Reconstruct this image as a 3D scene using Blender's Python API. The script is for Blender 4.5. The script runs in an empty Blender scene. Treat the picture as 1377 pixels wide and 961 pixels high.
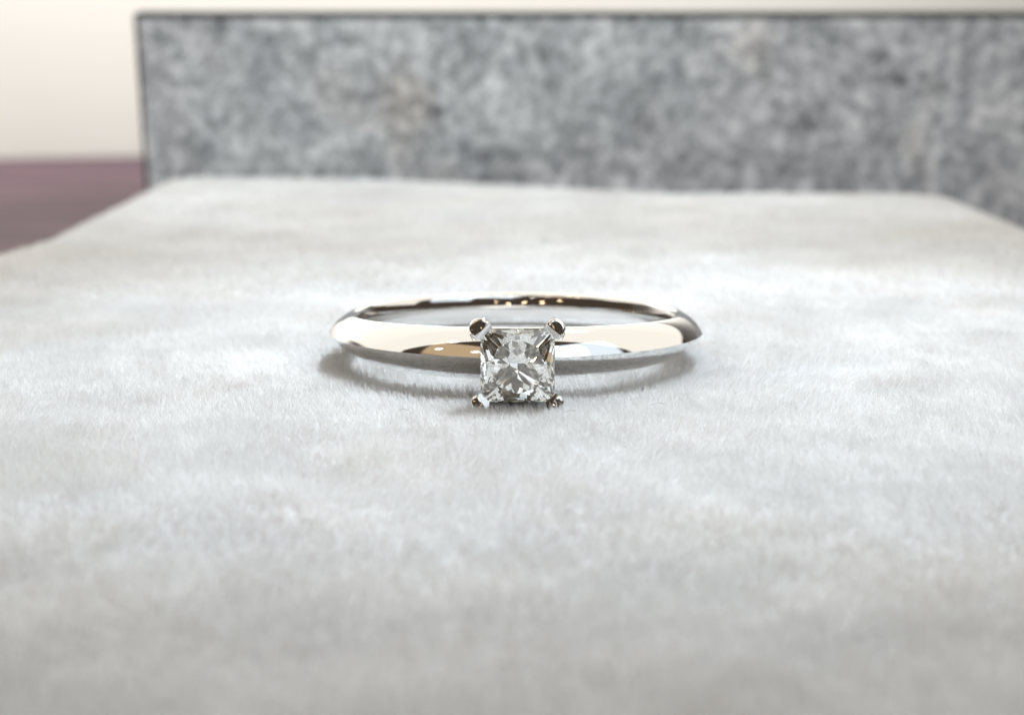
import bpy, bmesh, math, random
import numpy as np
from mathutils import Vector, Matrix

MM = 0.001
rng = np.random.default_rng(11)
random.seed(11)
S = bpy.context.scene
COL = S.collection

# ------------------------------------------------------------------ camera
PITCH = math.radians(10.4)
cam_d = bpy.data.cameras.new('camera')
cam = bpy.data.objects.new('camera', cam_d)
COL.objects.link(cam)
cam.location = (-0.0002, -0.100, 0.0187)
cam.rotation_euler = (math.pi / 2 - PITCH, 0, 0)
cam_d.sensor_width = 36
cam_d.lens = 36 * 2560 / 1377
cam_d.clip_start = 0.002
cam_d.clip_end = 20
cam_d.dof.use_dof = True
cam_d.dof.focus_distance = 0.0910
cam_d.dof.aperture_fstop = 61
S.camera = cam

# ------------------------------------------------------------------ world: dim brown room
W = bpy.data.worlds.new('World'); S.world = W; W.use_nodes = True
bg = W.node_tree.nodes['Background']
bg.inputs['Color'].default_value = (0.60, 0.45, 0.34, 1)
bg.inputs['Strength'].default_value = 0.10

# ------------------------------------------------------------------ lamps
def area(name, loc, target, sx, sy, power, col):
    d = bpy.data.lights.new(name, 'AREA'); d.shape = 'RECTANGLE'
    d.size, d.size_y, d.energy, d.color = sx, sy, power, col
    o = bpy.data.objects.new(name, d); COL.objects.link(o)
    o.location = loc
    o.rotation_euler = (Vector(target) - Vector(loc)).to_track_quat('-Z', 'Y').to_euler()
    return o
def bulb(name, loc, rad, power, col):
    d = bpy.data.lights.new(name, 'POINT'); d.shadow_soft_size = rad
    d.energy, d.color = power, col
    o = bpy.data.objects.new(name, d); COL.objects.link(o); o.location = loc
    return o
area('ceiling_stand_in_panel', (0.08, 0.079, 0.10), (0.08, 0.079, 0), 0.62, 0.222, 0.43, (1.0, 0.96, 0.87))  # unseen panel standing in for the ceiling, kept low to darken the foreground
area('window_daylight', (0.35, -0.25, 0.35), (0.02, 0.02, 0), 0.34, 0.40, 0.45, (0.80, 0.91, 1.0))
def spot(name, loc, target, power, col, size, blend, rad):
    d = bpy.data.lights.new(name, 'SPOT'); d.energy, d.color, d.shadow_soft_size = power, col, rad
    d.spot_size, d.spot_blend = math.radians(size), blend
    o = bpy.data.objects.new(name, d); COL.objects.link(o); o.location = loc
    o.rotation_euler = (Vector(target) - Vector(loc)).to_track_quat('-Z', 'Y').to_euler()
spot('added_pad_spot', (0.08, 0.105, 0.28), (0.006, 0.003, 0), 6.0, (0.77, 0.895, 1.0), 18.8, 0.66, .016)  # unseen spot added so its cone edge darkens the front of the pad
spot('added_pad_spot', (-0.01, 0.10, 0.30), (-0.008, 0.102, 0), 2.7, (0.77, 0.90, 1.0), 27, 0.85, .015)  # second added spot, lifts the far strip of the pad
area('added_wall_fill', (-0.08, 0.235, 0.17), (-0.10, 0.355, 0.11), 0.45, 0.06, 0.95, (1.0, 0.995, 0.965)).data.spread = math.radians(150)  # added out of view to brighten the wall
area('gold_reflection_fill', (-0.25, -0.24, 0.38), (0, 0, 0), 0.30, 0.20, 0.095, (1.0, 0.72, 0.42))  # unseen warm panel added for the band's gold reflection and warmer shadows
area('added_stone_fill', (0.19, -0.42, 0.43), (0, 0, 0.02), 0.46, 0.32, 0.60, (0.88, 0.95, 1.0))  # unseen soft panel added behind the camera to brighten the stone
for i, (p, r, e, col) in enumerate([((-0.16, -0.42, 0.12), .007, .05, 0), ((-0.27, -0.38, 0.17), .006, .04, 0),
                                    ((-0.06, -0.50, 0.13), .005, .05, 0), ((0.05, -0.52, 0.10), .007, .04, 0),
                                    ((0.13, -0.50, 0.15), .004, .03, 0), ((-0.20, -0.34, 0.42), .012, .055, 1),
                                    ((0.03, -0.36, 0.46), .012, .055, 1), ((-0.05, -0.22, 0.52), .012, .055, 1),
                                    ((-0.34, -0.20, 0.40), .012, .055, 1), ((0.18, -0.26, 0.50), .012, .055, 1),
                                    ((-0.02, -0.45, 0.38), .014, .075, 1), ((-0.14, -0.30, 0.50), .014, .075, 1),
                                    ((0.26, -0.20, 0.46), .014, .075, 1), ((-0.24, -0.10, 0.48), .014, .075, 1), ((0.08, -0.14, 0.55), .014, .075, 1),
                                    ((-0.12, -0.48, 0.30), .008, .03, 1), ((0.10, -0.47, 0.33), .008, .03, 1)]):
    bulb('room_sparkle_bulb', p, r, e, ((1.0, 0.72, 0.42), (1.0, 0.95, 0.88))[col])  # warm ones are the room's lights; white ones added, unseen, for diamond sparkle

S.view_settings.view_transform = 'Standard'
S.view_settings.look = 'None'
S.view_settings.exposure = 0.05
S.view_settings.gamma = 1.0
S.render.engine = 'CYCLES'
c = S.cycles
c.max_bounces = 24; c.diffuse_bounces = 3; c.glossy_bounces = 10
c.transmission_bounces = 22; c.transparent_max_bounces = 16
c.caustics_reflective = False; c.caustics_refractive = False
c.use_denoising = True
c.sample_clamp_indirect = 8.0

# ------------------------------------------------------------------ helpers
def mat(name):
    m = bpy.data.materials.new(name); m.use_nodes = True
    nt = m.node_tree
    return m, nt, nt.nodes['Principled BSDF']
def nd(nt, typ, **kw):
    n = nt.nodes.new(typ)
    for k, v in kw.items():
        setattr(n, k, v)
    return n
def ramp(nt, fac, stops):
    r = nd(nt, 'ShaderNodeValToRGB')
    el = r.color_ramp.elements
    while len(el) < len(stops): el.new(0.5)
    for e, (p, col) in zip(el, stops):
        e.position = p; e.color = (*col, 1)
    nt.links.new(fac, r.inputs['Fac'])
    return r
def noise(nt, scale, detail=4, rough=.55, vec=None, dist=0):
    n = nd(nt, 'ShaderNodeTexNoise')
    n.inputs['Scale'].default_value = scale
    n.inputs['Detail'].default_value = detail
    n.inputs['Roughness'].default_value = rough
    n.inputs['Distortion'].default_value = dist
    if vec is not None: nt.links.new(vec, n.inputs['Vector'])
    return n
def geo_pos(nt):
    return nd(nt, 'ShaderNodeNewGeometry').outputs['Position']
def link(name, me, m=None, parent=None, smooth=True, **props):
    o = bpy.data.objects.new(name, me); COL.objects.link(o)
    if m: me.materials.append(m)
    if smooth: me.polygons.foreach_set('use_smooth', [True] * len(me.polygons))
    if parent: o.parent = parent
    for k, v in props.items(): o[k] = v
    return o
def from_bm(name, bm):
    bmesh.ops.recalc_face_normals(bm, faces=bm.faces)
    me = bpy.data.meshes.new(name); bm.to_mesh(me); bm.free()
    return me
def mesh(name, v, f):
    me = bpy.data.meshes.new(name); me.from_pydata([tuple(p) for p in v], [], f); me.update()
    return me
def empty(name, loc, **props):
    o = bpy.data.objects.new(name, None); COL.objects.link(o); o.location = loc
    o.empty_display_size = .005
    for k, v in props.items(): o[k] = v
    return o
def box_bm(x0, x1, y0, y1, z0, z1, bev=0, seg=3):
    bm = bmesh.new()
    bmesh.ops.create_cube(bm, size=1)
    for v in bm.verts:
        v.co = Vector(((x0, x1)[v.co.x > 0], (y0, y1)[v.co.y > 0], (z0, z1)[v.co.z > 0]))
    if bev:
        bmesh.ops.bevel(bm, geom=bm.edges[:], offset=bev, segments=seg, affect='EDGES', profile=.5)
    return bm
def sweep(path, radii, n=20, close_ends=True):
    """tube along a polyline, ends closed"""
    path = [Vector(p) for p in path]; V = []; F = []
    t = (path[1] - path[0]).normalized()
    a = t.orthogonal().normalized()
    for i, p in enumerate(path):
        if i == 0: t = (path[1] - path[0]).normalized()
        elif i == len(path) - 1: t = (path[-1] - path[-2]).normalized()
        else: t = (path[i + 1] - path[i - 1]).normalized()
        a = (a - t * a.dot(t)).normalized(); b = t.cross(a)
        for k in range(n):
            an = 2 * math.pi * k / n
            V.append(p + (a * math.cos(an) + b * math.sin(an)) * radii[i])
    for i in range(len(path) - 1):
        for k in range(n):
            F.append((i * n + k, i * n + (k + 1) % n, (i + 1) * n + (k + 1) % n, (i + 1) * n + k))
    F.append(tuple(range(n))[::-1]); F.append(tuple((len(path) - 1) * n + k for k in range(n)))
    return V, F

# ------------------------------------------------------------------ materials
m_metal, nt, b = mat('polished_white_gold')
b.inputs['Base Color'].default_value = (0.88, 0.872, 0.86, 1)
b.inputs['Metallic'].default_value = 1
nz = noise(nt, 900, 3)
r = ramp(nt, nz.outputs['Fac'], [(0.3, (.022,) * 3), (0.75, (.055,) * 3)])
nt.links.new(r.outputs['Color'], b.inputs['Roughness'])
bp = nd(nt, 'ShaderNodeBump'); bp.inputs['Strength'].default_value = .02; bp.inputs['Distance'].default_value = 2e-5
nz2 = noise(nt, 700, 2); nt.links.new(nz2.outputs['Fac'], bp.inputs['Height']); nt.links.new(bp.outputs['Normal'], b.inputs['Normal'])

m_dia = bpy.data.materials.new('diamond'); m_dia.use_nodes = True
nt = m_dia.node_tree; nt.nodes.remove(nt.nodes['Principled BSDF'])
g = nd(nt, 'ShaderNodeBsdfGlass'); g.inputs['Color'].default_value = (.995, .995, .985, 1)
g.inputs['IOR'].default_value = 2.417; g.inputs['Roughness'].default_value = 0
nt.links.new(g.outputs[0], nt.nodes['Material Output'].inputs['Surface'])

def velvet(name, light, dark, extra_rough=.8):
    m, nt, b = mat(name)
    p = geo_pos(nt)
    n1 = noise(nt, 170, 5, .6, p); n2 = noise(nt, 1400, 3, .6, p)
    mx = nd(nt, 'ShaderNodeMath', operation='MULTIPLY_ADD')
    nt.links.new(n2.outputs['Fac'], mx.inputs[0]); mx.inputs[1].default_value = .45
    nt.links.new(n1.outputs['Fac'], mx.inputs[2])
    r = ramp(nt, mx.outputs[0], [(.42, dark), (.62, tuple((a + c) / 2 for a, c in zip(light, dark))), (.85, light)])
    n3 = noise(nt, 95, 3, .5, p)   # faint warm and cool patches in the dye
    r3 = ramp(nt, n3.outputs['Fac'], [(.30, (1.0, .987, .97)), (.50, (1, 1, 1)), (.70, (.98, .993, 1.0))])
    mm_ = nd(nt, 'ShaderNodeMix', data_type='RGBA'); mm_.blend_type = 'MULTIPLY'; mm_.inputs['Factor'].default_value = 1
    nt.links.new(r.outputs['Color'], mm_.inputs['A']); nt.links.new(r3.outputs['Color'], mm_.inputs['B'])
    nt.links.new(mm_.outputs['Result'], b.inputs['Base Color'])
    b.inputs['Roughness'].default_value = extra_rough
    b.inputs['Specular IOR Level'].default_value = .25
    return m, nt, b, r
m_pile, nt, b, _ = velvet('white_velvet_pile', (.87, .87, .875), (.70, .693, .69))
tr = nd(nt, 'ShaderNodeBsdfTranslucent'); tr.inputs['Color'].default_value = (.85, .84, .83, 1)
ms = nd(nt, 'ShaderNodeMixShader'); ms.inputs[0].default_value = .35
nt.links.new(b.outputs[0], ms.inputs[1]); nt.links.new(tr.outputs[0], ms.inputs[2])
nt.links.new(ms.outputs[0], nt.nodes['Material Output'].inputs['Surface'])
m_cloth, nt, b, _ = velvet('velvet_backing', (.56, .55, .545), (.46, .45, .44), .95)

m_felt, nt, b = mat('mottled_grey_felt')
p = geo_pos(nt)
n1 = noise(nt, 620, 6, .70, p, .4); n2 = noise(nt, 170, 3, .5, p); n3 = noise(nt, 2600, 3, .6, p)
a1 = nd(nt, 'ShaderNodeMath', operation='MULTIPLY_ADD'); nt.links.new(n2.outputs['Fac'], a1.inputs[0]); a1.inputs[1].default_value = .35; nt.links.new(n1.outputs['Fac'], a1.inputs[2])
a2 = nd(nt, 'ShaderNodeMath', operation='MULTIPLY_ADD'); nt.links.new(n3.outputs['Fac'], a2.inputs[0]); a2.inputs[1].default_value = .3; nt.links.new(a1.outputs[0], a2.inputs[2])
r = ramp(nt, a2.outputs[0], [(.61, (.14, .155, .172)), (.82, (.49, .525, .56)), (.97, (.88, .92, .95))])
nb = noise(nt, 60, 2, .5, p)
rb = ramp(nt, nb.outputs['Fac'], [(.60, (0, 0, 0)), (.72, (1, 1, 1))])
mixc = nd(nt, 'ShaderNodeMix', data_type='RGBA'); mixc.blend_type = 'MULTIPLY'
mf = nd(nt, 'ShaderNodeMath', operation='MULTIPLY'); mf.inputs[1].default_value = .5
nt.links.new(rb.outputs['Color'], mf.inputs[0]); nt.links.new(mf.outputs[0], mixc.inputs['Factor'])
nt.links.new(r.outputs['Color'], mixc.inputs['A']); mixc.inputs['B'].default_value = (.95, .85, .76, 1)
# one brown smudge rubbed into the felt
vs = nd(nt, 'ShaderNodeVectorMath', operation='DISTANCE'); nt.links.new(p, vs.inputs[0]); vs.inputs[1].default_value = (-.0125, .116, .0088)
sm = nd(nt, 'ShaderNodeMath', operation='MULTIPLY_ADD'); nt.links.new(n1.outputs['Fac'], sm.inputs[0]); sm.inputs[1].default_value = .013; nt.links.new(vs.outputs['Value'], sm.inputs[2])
rs_ = ramp(nt, sm.outputs[0], [(.0062, (.55,) * 3), (.0100, (0, 0, 0))])
mx2 = nd(nt, 'ShaderNodeMix', data_type='RGBA'); mx2.blend_type = 'MULTIPLY'
nt.links.new(rs_.outputs['Color'], mx2.inputs['Factor']); nt.links.new(mixc.outputs['Result'], mx2.inputs['A']); mx2.inputs['B'].default_value = (.80, .64, .50, 1)
nt.links.new(mx2.outputs['Result'], b.inputs['Base Color'])
b.inputs['Roughness'].default_value = .95; b.inputs['Specular IOR Level'].default_value = .1
bp = nd(nt, 'ShaderNodeBump'); bp.inputs['Strength'].default_value = .6; bp.inputs['Distance'].default_value = 2e-4
nt.links.new(n3.outputs['Fac'], bp.inputs['Height']); nt.links.new(bp.outputs['Normal'], b.inputs['Normal'])

m_black, nt, b = mat('black_board_edge')
nz = noise(nt, 800, 3); r = ramp(nt, nz.outputs['Fac'], [(.3, (.012, .012, .012)), (.7, (.03, .03, .029))])
nt.links.new(r.outputs['Color'], b.inputs['Base Color']); b.inputs['Roughness'].default_value = .7

m_wood, nt, b = mat('plum_stained_wood')
tc = nd(nt, 'ShaderNodeMapping'); tc.inputs['Scale'].default_value = (1, 9, 9)
nt.links.new(geo_pos(nt), tc.inputs['Vector'])
nz = noise(nt, 14, 6, .6, tc.outputs['Vector'], .8)
r = ramp(nt, nz.outputs['Fac'], [(.38, (.062, .032, .044)), (.5, (.105, .058, .078)), (.64, (.17, .10, .128))])
nt.links.new(r.outputs['Color'], b.inputs['Base Color'])
b.inputs['Roughness'].default_value = .5; b.inputs['Specular IOR Level'].default_value = .12

m_wall, nt, b = mat('cream_wall_paint')
nz = noise(nt, 30, 4); r = ramp(nt, nz.outputs['Fac'], [(.3, (.80, .785, .735)), (.7, (.825, .815, .765))])
nt.links.new(r.outputs['Color'], b.inputs['Base Color']); b.inputs['Roughness'].default_value = .85
bp = nd(nt, 'ShaderNodeBump'); bp.inputs['Strength'].default_value = .1; bp.inputs['Distance'].default_value = 4e-4
nz2 = noise(nt, 500, 3); nt.links.new(nz2.outputs['Fac'], bp.inputs['Height']); nt.links.new(bp.outputs['Normal'], b.inputs['Normal'])

m_lint, nt, b = mat('dark_lint')
nz = noise(nt, 3000, 2); r = ramp(nt, nz.outputs['Fac'], [(.3, (.05, .05, .055)), (.7, (.16, .15, .15))])
nt.links.new(r.outputs['Color'], b.inputs['Base Color']); b.inputs['Roughness'].default_value = .8

# ------------------------------------------------------------------ setting: wall, table
TZ = -0.015
bm = box_bm(-.75, .75, 0, .02, -.20, .75, .001, 2)
wall = link('wall', from_bm('wall', bm), m_wall, kind='structure')
wall.location = (-.100, .342, 0); wall.rotation_euler = (0, 0, math.radians(15))
bm = bmesh.new()
a = math.radians(15); dx, dy = math.cos(a), math.sin(a)
foot = [(-.100 + dx * t, .341 + dy * t) for t in (-.42, .55)]
poly = [foot[0], (foot[0][0], -.16), (foot[1][0], -.16), foot[1]]
lo = [bm.verts.new((x, y, TZ - .025)) for x, y in poly]; hi = [bm.verts.new((x, y, TZ)) for x, y in poly]
bm.faces.new(hi); bm.faces.new(lo[::-1])
for i in range(4):
    j = (i + 1) % 4; bm.faces.new((lo[i], lo[j], hi[j], hi[i]))
bmesh.ops.bevel(bm, geom=[e for e in bm.edges if all(v.co.z > TZ - .001 for v in e.verts)], offset=.003, segments=3, affect='EDGES')
link('table_top', from_bm('table_top', bm), m_wood, smooth=False,
     label='plum brown wooden table top under the pad, reaching to the cream wall', category='table')

# ------------------------------------------------------------------ grey felt board standing behind the pad
board = empty('display_board', (.02, .1225, TZ), label='mottled grey felt board with thin black edges standing upright behind the velvet pad', category='board')
BX0, BX1, BZ = -.0616, .075, .0333
link('backing_board', from_bm('backing_board', box_bm(BX0, BX1, -.006, .004, 0, BZ, .0007, 3)), m_black, board, smooth=False)
# felt face: slightly uneven sheet, 0.5 mm inside the black edge
bm = bmesh.new(); NX, NZ_ = 60, 16; g = []
for j in range(NZ_ + 1):
    row = []
    for i in range(NX + 1):
        u, w = i / NX, j / NZ_
        x = BX0 + .0006 + (BX1 - BX0 - .0012) * u; z = .0004 + (BZ - .0012) * w
        d = min(u * 120, (1 - u) * 120, w * 33, (1 - w) * 33)
        y = -.0063 + 6e-5 * math.sin(x * 700 + z * 300)
        row.append(bm.verts.new((x, y, z)))
    g.append(row)
for j in range(NZ_):
    for i in range(NX): bm.faces.new((g[j][i], g[j][i + 1], g[j + 1][i + 1], g[j + 1][i]))
me = from_bm('felt_face', bm)
ff = link('felt_face', me, m_felt, board, smooth=False)
for o_ in (ff, board.children[0]):
    for v in o_.data.vertices:
        if v.co.x < -.05: v.co.x -= .0011 * v.co.z / BZ     # the left end leans out a little
so = ff.modifiers.new('thick', 'SOLIDIFY'); so.thickness = .0004; so.offset = -1 if me.polygons[0].normal.y < 0 else 1

# ------------------------------------------------------------------ velvet pad
pad = empty('velvet_pad', (0, 0, TZ), label='white velvet display pad carrying the ring', category='display pad')
PLAN = [(-46, -88), (50, -88), (50, 36), (44.2, 60), (43.8, 89), (40.5, 93.5), (16, 94), (1, 102), (-14, 109.5),
        (-33, 113.5), (-38.5, 110.5), (-38.6, 53), (-40, 46), (-46, 22)]
def inset_poly(P, d):
    n = len(P); out = []
    for i in range(n):
        p0, p1, p2 = (Vector(P[i - 1]), Vector(P[i]), Vector(P[(i + 1) % n]))
        e1 = (p1 - p0).normalized(); e2 = (p2 - p1).normalized()
        n1 = Vector((-e1.y, e1.x)); n2 = Vector((-e2.y, e2.x))
        k = (n1 + n2); k = k / max(.35, k.dot(n1))
        out.append(tuple(p1 + k * d))
    return out
def dense(P, step=3):
    out = []
    for i in range(len(P)):
        a, b = np.array(P[i]), np.array(P[(i + 1) % len(P)])
        n = max(1, int(np.linalg.norm(b - a) / step))
        out += [tuple(a + (b - a) * k / n) for k in range(n)]
    return out
rings = []
RR = 1.6
levels = [(0.6, -15), (0, -14.2), (0, -RR)]
for k in range(1, 6):
    t = k / 5 * math.pi / 2; levels.append((RR - RR * math.cos(t), -RR + RR * math.sin(t)))
V = []; F = []; n = None
for ins, z in levels:
    q = dense(inset_poly(PLAN, 0), 3)
    base = np.array(q)
    cen = np.array(inset_poly(PLAN, max(ins, 1e-6)))
    q2 = []
    for i in range(len(PLAN)):
        a0, b0 = np.array(PLAN[i]), np.array(PLAN[(i + 1) % len(PLAN)])
        m_ = max(1, int(np.linalg.norm(b0 - a0) / 3))
        a1_, b1_ = cen[i], cen[(i + 1) % len(PLAN)]
        q2 += [a1_ + (b1_ - a1_) * k / m_ for k in range(m_)]
    n = len(q2); V += [(p[0] * MM, p[1] * MM, z * MM - TZ) for p in q2]
for L in range(len(levels) - 1):
    for i in range(n):
        j = (i + 1) % n; F.append((L * n + i, L * n + j, (L + 1) * n + j, (L + 1) * n + i))
F.append(tuple(range(n))[::-1]); F.append(tuple((len(levels) - 1) * n + i for i in range(n)))
link('pad_body', mesh('pad_body', V, F), m_cloth, pad, smooth=False)

# velvet pile: short leaning fibres, joined
PA = np.array(PLAN)
def inside(x, y):
    r = np.zeros(len(x), bool); j = len(PA) - 1
    for i in range(len(PA)):
        xi, yi, xj, yj = *PA[i], *PA[j]
        with np.errstate(divide='ignore', invalid='ignore'):
            cnd = ((yi > y) != (yj > y)) & (x < (xj - xi) * (y - yi) / (yj - yi + 1e-12) + xi)
        r ^= cnd; j = i
    return r
def edge_dist(x, y):
    d = np.full(len(x), 1e9)
    for i in range(len(PA)):
        a, b = PA[i - 1], PA[i]; ab = b - a
        t = np.clip(((x - a[0]) * ab[0] + (y - a[1]) * ab[1]) / ab.dot(ab), 0, 1)
        d = np.minimum(d, np.hypot(x - a[0] - t * ab[0], y - a[1] - t * ab[1]))
    return d
def vnoise(x, y, s, seed):
    rs = np.random.default_rng(seed); T = rs.random((256, 256))
    x = x / s + 1000; y = y / s + 1000
    xi, yi = np.floor(x).astype(int), np.floor(y).astype(int); fx, fy = x - xi, y - yi
    fx = fx * fx * (3 - 2 * fx); fy = fy * fy * (3 - 2 * fy)
    A = lambda i, j: T[(xi + i) % 256, (yi + j) % 256]
    return (A(0, 0) * (1 - fx) + A(1, 0) * fx) * (1 - fy) + (A(0, 1) * (1 - fx) + A(1, 1) * fx) * fy
def fbm(x, y, s, seed):
    return (vnoise(x, y, s, seed) + .5 * vnoise(x, y, s / 2.1, seed + 1) + .25 * vnoise(x, y, s / 4.3, seed + 2)) / 1.75
def pile(name, x0, x1, y0, y1, dens, wid, length):
    N = int((x1 - x0) * (y1 - y0) * dens)
    x = rng.uniform(x0, x1, N); y = rng.uniform(y0, y1, N)
    k = inside(x, y); x, y = x[k], y[k]
    ed = edge_dist(x, y)
    N = len(x)
    t = np.clip(1 - ed / RR, 0, 1); z = -RR + RR * np.sqrt(np.clip(1 - t * t, 0, 1))
    # nap direction drifts slowly over the cloth; clumps on a finer scale
    ang = math.radians(62) + (fbm(x, y, 14, 3) - .5) * 3.0 + (fbm(x, y, 1.3, 7) - .5) * 1.8 + rng.normal(0, .85, N)
    lean = np.clip(.66 + (fbm(x, y, 7, 21) - .5) * .75 + (fbm(x, y, .9, 31) - .5) * .4 + rng.normal(0, .16, N), .1, 1.35)
    Ln = length * (.7 + .6 * rng.random(N)) * (.80 + .45 * fbm(x, y, 2.2, 41))
    # pressed flatter under the ring band
    dxy = np.stack([np.cos(ang), np.sin(ang)], 1)
    h = np.stack([x, y, z], 1)
    def pt(f, l):  # bends over towards its tip
        a = l * (.45 + .75 * f)
        return np.concatenate([dxy * np.sin(a)[:, None], np.cos(a)[:, None]], 1)
    p1 = h + pt(.3, lean) * (Ln * .5)[:, None]
    p2 = p1 + pt(1.0, lean) * (Ln * .5)[:, None]
    rot = rng.uniform(0, 2 * math.pi, N)
    sd = np.stack([np.cos(rot), np.sin(rot), np.zeros(N)], 1) * (wid * .5 * (.7 + .6 * rng.random(N)))[:, None]
    P = np.stack([h - sd, h + sd, p1 + sd * .85, p1 - sd * .85, p2], 1).reshape(-1, 3) * MM
    P[:, 2] -= TZ
    return P
def pile_mesh(name, P):
    N = len(P) // 5
    base = np.arange(N)[:, None] * 5
    quads = base + np.array([[0, 1, 2, 3]]); tris = base + np.array([[3, 2, 4]])
    loops = np.concatenate([quads, tris], 1).reshape(-1)
    me = bpy.data.meshes.new(name)
    me.vertices.add(N * 5); me.vertices.foreach_set('co', P.astype(np.float32).ravel())
    me.loops.add(N * 7); me.loops.foreach_set('vertex_index', loops.astype(np.int32))
    st = (np.arange(N)[:, None] * 7 + np.array([[0, 4]])).reshape(-1)
    me.polygons.add(N * 2); me.polygons.foreach_set('loop_start', st.astype(np.int32))
    me.update(calc_edges=True)
    return me
BANDS = [('near', -30, 30, -70, -30, 52, .060, .48), ('mid', -34, 34, -30, 22, 120, .029, .50), ('far', -41, 45, 22, 114, 28, .085, .44)]
ZONES = [b_[1:] for b_ in BANDS] + [(-46, -34, -30, 22, 18, .10, .7), (34, 50, -30, 22, 18, .10, .7), (-46, -30, -88, -30, 14, .12, .7),
                                    (30, 50, -88, -30, 14, .12, .7), (-30, 30, -88, -70, 14, .12, .7)]
pm = pile_mesh('velvet_pile', np.concatenate([pile('velvet_pile', *z_) for z_ in ZONES]))
link('velvet_pile', pm, m_pile, pad, smooth=False, kind='stuff')

# ------------------------------------------------------------------ the ring
ring = empty('engagement_ring', (0, 0, .00186), label='white gold solitaire ring with knife-edge band and square diamond lying on the velvet', category='ring')
ring.rotation_euler = (math.radians(-1.7), 0, math.radians(0.3))
R = 9.93; HW = 1.0
prof = []
# outer face: from knife edge up, normal turning from 16 deg to ~74 deg
K = 14; a0, a1 = math.radians(30), math.radians(72)
rho = HW * .94 / (math.sin(a1) - math.sin(a0))
for k in range(K + 1):
    a = a0 + (a1 - a0) * k / K
    prof.append((R - rho * (math.cos(a0) - math.cos(a)), rho * (math.sin(a) - math.sin(a0))))
re_, ze_ = prof[-1]
# round shoulder into the inner face
rs = .30
cx, cz = re_ - rs * math.cos(a1), ze_ - rs * math.sin(a1)
for k in range(1, 8):
    a = a1 + (math.radians(165) - a1) * k / 7
    prof.append((cx + rs * math.cos(a), cz + rs * math.sin(a)))
ri, zi = prof[-1]
for k in range(1, 5):
    f = k / 4
    z = zi * (1 - f); prof.append((ri - .11 * (1 - (z / zi) ** 2), z))
low = []
b0 = math.radians(46); rho2 = HW * .94 / (math.sin(a1) - math.sin(b0))
for k in range(1, K + 1):
    a = b0 + (a1 - b0) * k / K
    low.append((R - rho2 * (math.cos(b0) - math.cos(a)), -rho2 * (math.sin(a) - math.sin(b0))))
d_ = low[-1][0] - prof[K][0]
low = [(r_ - d_ * (i + 1) / K, z) for i, (r_, z) in enumerate(low)]
full = prof + [(r_, -z) for r_, z in prof[-2:K:-1]] + low[::-1]
NP = len(full); NS = 240
V = []; F = []
for s in range(NS):
    th = 2 * math.pi * s / NS
    wide = 1 + .36 * max(0, -math.sin(th)) ** 1.5          # the shank widens towards the head
    for r_, z in full: V.append((r_ * math.cos(th) * MM, r_ * math.sin(th) * MM, z * wide * MM))
for s in range(NS):
    for k in range(NP):
        s2 = (s + 1) % NS; k2 = (k + 1) % NP
        F.append((s * NP + k, s2 * NP + k, s2 * NP + k2, s * NP + k2))
me = mesh('band', V, F)
band = link('band', me, m_metal, ring)
for e in me.edges:
    a, b_ = e.vertices
    if a % NP == 0 and b_ % NP == 0: e.use_edge_sharp = True
if me.polygons[0].normal.length and sum(p.normal.dot(Vector((p.center.x, p.center.y, 0))) for p in me.polygons[:1]) < 0:
    me.flip_normals()

# local axes of the head: u = X, v = Z, w = outwards (-Y)
def H(u, v, w): return Vector((u * MM, -w * MM, v * MM))
GIR = 12.25; SH = 1.74
head = None
# collet: tapered block from the band to the prong roots
V = []; F = []
ringsec = [(1.02, .80, 9.0), (1.00, .90, 9.6), (.96, .94, 9.85), (.90, .90, 10.0)]
NQ = 28
for hu, hv, w in ringsec:
    for k in range(NQ):
        t = 2 * math.pi * k / NQ; cu, cv = math.cos(t), math.sin(t)
        e = .62
        V.append(H(hu * math.copysign(abs(cu) ** e, cu), hv * math.copysign(abs(cv) ** e, cv), w))
for i in range(len(ringsec) - 1):
    for k in range(NQ): F.append((i * NQ + k, i * NQ + (k + 1) % NQ, (i + 1) * NQ + (k + 1) % NQ, (i + 1) * NQ + k))
F.append(tuple(range(NQ))[::-1]); F.append(tuple((len(ringsec) - 1) * NQ + k for k in range(NQ)))
bm = bmesh.new(); tmp = mesh('t', V, F); bm.from_mesh(tmp)
head = link('setting', from_bm('setting', bm), m_metal, ring)
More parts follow.
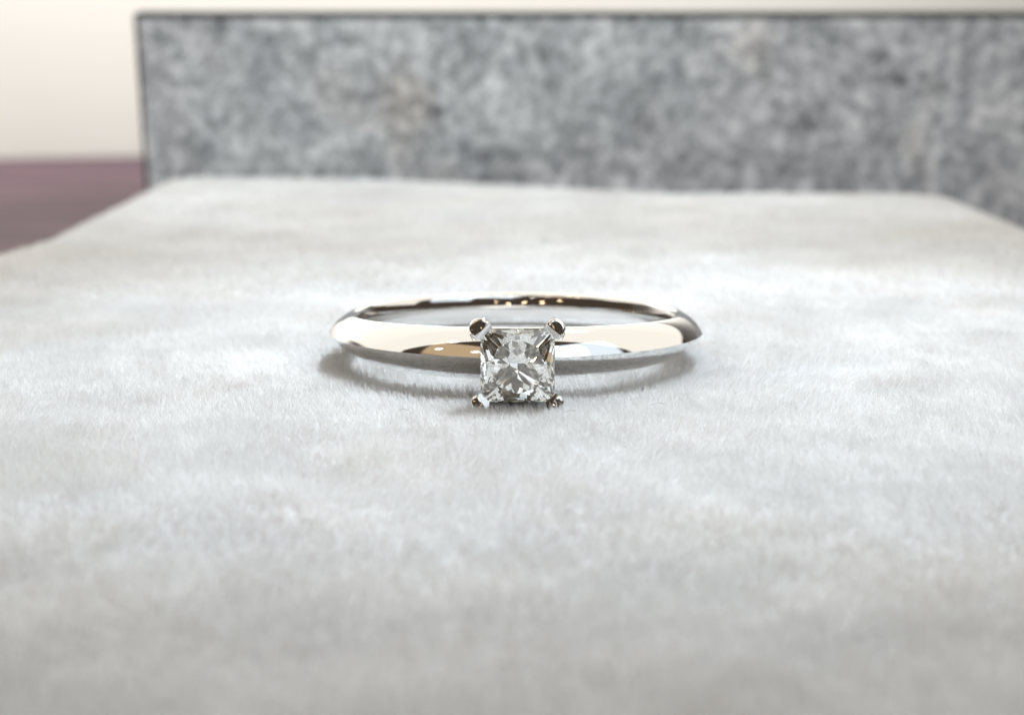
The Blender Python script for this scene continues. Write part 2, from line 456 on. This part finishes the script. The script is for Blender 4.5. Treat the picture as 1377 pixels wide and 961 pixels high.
# four claws
for su, sv, rad, ext in ((-1, 1, .52, 0), (1, 1, .49, 0), (-1, -1, .43, 0), (1, -1, .43, 0)):
    pth = [(.55, 9.75), (.80, 10.2), (1.14, 10.9), (1.47, 11.6), (1.68, 12.1), (1.76, 12.45), (1.765, 12.62), (1.76, 12.69), (1.755, 12.735), (1.75, 12.76), (1.745, 12.775), (1.744, 12.778)]
    rr = [.26, .28, .30, .34, rad * .93, rad, rad * .99, rad * .95, rad * .88, rad * .78, rad * .62, rad * .25]
    V, F = sweep([H(su * q, sv * q, w) for q, w in pth], [x * MM for x in rr], 24)
    bm = bmesh.new(); tmp = mesh('t', V, F); bm.from_mesh(tmp)
    # worn flat end of the claw with a rounded rim
    n2_ = Vector((-su * .62, -1, -sv * .50 + .1)).normalized()
    r_ = bmesh.ops.bisect_plane(bm, geom=bm.verts[:] + bm.edges[:] + bm.faces[:], dist=1e-8, plane_co=H(su * 1.68, sv * 1.68, 12.62), plane_no=n2_, clear_outer=True)
    bmesh.ops.contextual_create(bm, geom=[e for e in r_['geom_cut'] if isinstance(e, bmesh.types.BMEdge)])
    nrm = Vector((su * .10, -1, .24 + .05 * sv)).normalized()
    r_ = bmesh.ops.bisect_plane(bm, geom=bm.verts[:] + bm.edges[:] + bm.faces[:], dist=1e-8, plane_co=H(su * 1.69, sv * 1.69, 12.64), plane_no=nrm, clear_outer=True)
    ed = [e for e in r_['geom_cut'] if isinstance(e, bmesh.types.BMEdge)]
    cap = bmesh.ops.contextual_create(bm, geom=ed)['faces']
    bmesh.ops.bevel(bm, geom=ed, offset=.14 * MM, segments=4, affect='EDGES', profile=.5)
    me = from_bm('claw', bm)
    o = link('claw', me, m_metal, head)
    for p_ in me.polygons:
        if len(p_.vertices) > 8 and p_.normal.dot(nrm) > .98: p_.use_smooth = False
# gallery rail
q = .98; V, F = [], []
pts = []
for (a_, b_) in (((-1, -1), (1, -1)), ((1, -1), (1, 1)), ((1, 1), (-1, 1)), ((-1, 1), (-1, -1))):
    for k in range(6):
        f = k / 6; u = a_[0] + (b_[0] - a_[0]) * f; v = a_[1] + (b_[1] - a_[1]) * f
        s = 1 - .12 * math.sin(math.pi * f); pts.append(H(u * q * s, v * q * s, 10.75))
nP = len(pts); n8 = 10
for i, p in enumerate(pts):
    t = (pts[(i + 1) % nP] - pts[i - 1]).normalized(); o_ = Vector((0, -1, 0)); s_ = t.cross(o_).normalized()
    for k in range(n8):
        an = 2 * math.pi * k / n8; V.append(p + (o_ * math.cos(an) * .20 + s_ * math.sin(an) * .16) * MM)
for i in range(nP):
    for k in range(n8): F.append((i * n8 + k, i * n8 + (k + 1) % n8, ((i + 1) % nP) * n8 + (k + 1) % n8, ((i + 1) % nP) * n8 + k))
bm = bmesh.new(); tmp = mesh('t', V, F); bm.from_mesh(tmp)
link('gallery_rail', from_bm('gallery_rail', bm), m_metal, head)

# the princess-cut stone, by cutting a block with its facet planes
bm = bmesh.new(); bmesh.ops.create_cube(bm, size=1)
for v in bm.verts: v.co = Vector((v.co.x * 2 * SH, v.co.y * 2 * SH, v.co.z * 8))
def cut(p, nrm):
    g_ = bm.verts[:] + bm.edges[:] + bm.faces[:]
    r_ = bmesh.ops.bisect_plane(bm, geom=g_, dist=1e-5, plane_co=p, plane_no=nrm, clear_outer=True)
    ed = [e for e in r_['geom_cut'] if isinstance(e, bmesh.types.BMEdge)]
    if len(ed) > 2: bmesh.ops.contextual_create(bm, geom=ed)
s = SH; G = .05
cut((0, 0, G + .25 * s), (0, 0, 1))
# every chevron pair fans out of the stone's corners
def fan(tan_a, delta, sgn):
    al = math.atan(tan_a)
    for k in range(4):
        az = math.pi / 2 * k
        for sg in ((-1, 1) if 0 < delta < 45 else (1,)):
            d = az + math.radians(sg * delta)
            nrm = Vector((math.sin(al) * math.cos(d), math.sin(al) * math.sin(d), sgn * math.cos(al)))
            ca = az + math.radians(45 * sg); q_ = s * 1.005 * math.sqrt(2)
            cut(Vector((q_ * math.cos(ca), q_ * math.sin(ca), sgn * G)), nrm)
for ta, de in ((1.19, 0), (.55, 10), (.40, 24)): fan(ta, de, 1)
tm, prev = .86, 45
for de, ub in ((45, 1), (35, .80), (25, .60), (15, .40), (7, .22), (0, .08)):
    # each pair meets the one below it at ub of the way in from the girdle
    if de < 45:
        c0, s0 = math.cos(math.radians(prev)), math.sin(math.radians(prev))
        c1, s1 = math.cos(math.radians(de)), math.sin(math.radians(de))
        tm = tm * (c0 * ub + s0) / (c1 * ub + s1)
    fan(tm, de, -1); prev = de
# trim the four corners a little where the claws hold them
for su in (-1, 1):
    for sv in (-1, 1): cut((su * s * .975, sv * s * .975, 0), Vector((su, sv, 0)).normalized())
bmesh.ops.remove_doubles(bm, verts=bm.verts, dist=1e-4)
for v in bm.verts: v.co = H(v.co.x, v.co.y, GIR + v.co.z)
bmesh.ops.recalc_face_normals(bm, faces=bm.faces)
me = bpy.data.meshes.new('diamond'); bm.to_mesh(me); bm.free()
me.polygons.foreach_set('use_smooth', [False] * len(me.polygons))
dia = link('diamond', me, m_dia, ring, smooth=False, label='clear square princess-cut diamond')
# cut the stone's seat into the metal that holds it (a hair wider than the stone)
seat = bpy.data.objects.new('seat_cutter', me.copy()); COL.objects.link(seat)
ctr = H(0, 0, GIR)
for v in seat.data.vertices: v.co = ctr + (v.co - ctr) * 1.012
seat.parent = ring
for o in [head] + [c_ for c_ in head.children]:
    md = o.modifiers.new('seat', 'BOOLEAN'); md.operation = 'DIFFERENCE'; md.object = seat; md.solver = 'EXACT'
dg = bpy.context.evaluated_depsgraph_get()
for o in [head] + [c_ for c_ in head.children]:
    nm = bpy.data.meshes.new_from_object(o.evaluated_get(dg)); o.modifiers.clear(); old = o.data
    if len(nm.polygons) > 20:
        nm.name = old.name; o.data = nm
        try: nm.set_sharp_from_angle(angle=math.radians(40))
        except Exception: pass
        if o.name.startswith('claw'):
            fl = [False] * len(nm.polygons)
            for p_ in nm.polygons: p_.use_smooth = not (len(p_.vertices) > 8)
bpy.data.objects.remove(seat)

# ------------------------------------------------------------------ stray lint on the velvet
def lint(x, y, L, ang, curl, lab, z=.62, r=.007):
    pts = []; a = ang; p = Vector((0, 0, 0))
    for k in range(9):
        pts.append(p.copy()); p += Vector((math.cos(a), math.sin(a), .25 * math.sin(k * .8))) * (L / 8); a += curl / 8
    V, F = sweep([q * MM for q in pts], [r * MM] * 9, 6)
    o = link('lint_fibre', mesh('lint_fibre', V, F), m_lint, label=lab, category='lint', group='stray lint fibres on the velvet')
    o.location = (x * MM, y * MM, z * MM)
lint(4.2, -10.6, .55, -.3, 2.4, 'tiny dark curled lint fibre close under the right arm of the ring')
lint(2.2, -15.3, .6, .9, -.8, 'short dark lint fibre on the velvet in front of the diamond')
lint(6.2, -13.6, .75, .1, .5, 'thin grey lint fibre lying in front of the right arm of the ring')
lint(-4.9, -14.8, .5, 2.9, .8, 'short grey lint fibre in front of the left arm of the ring')
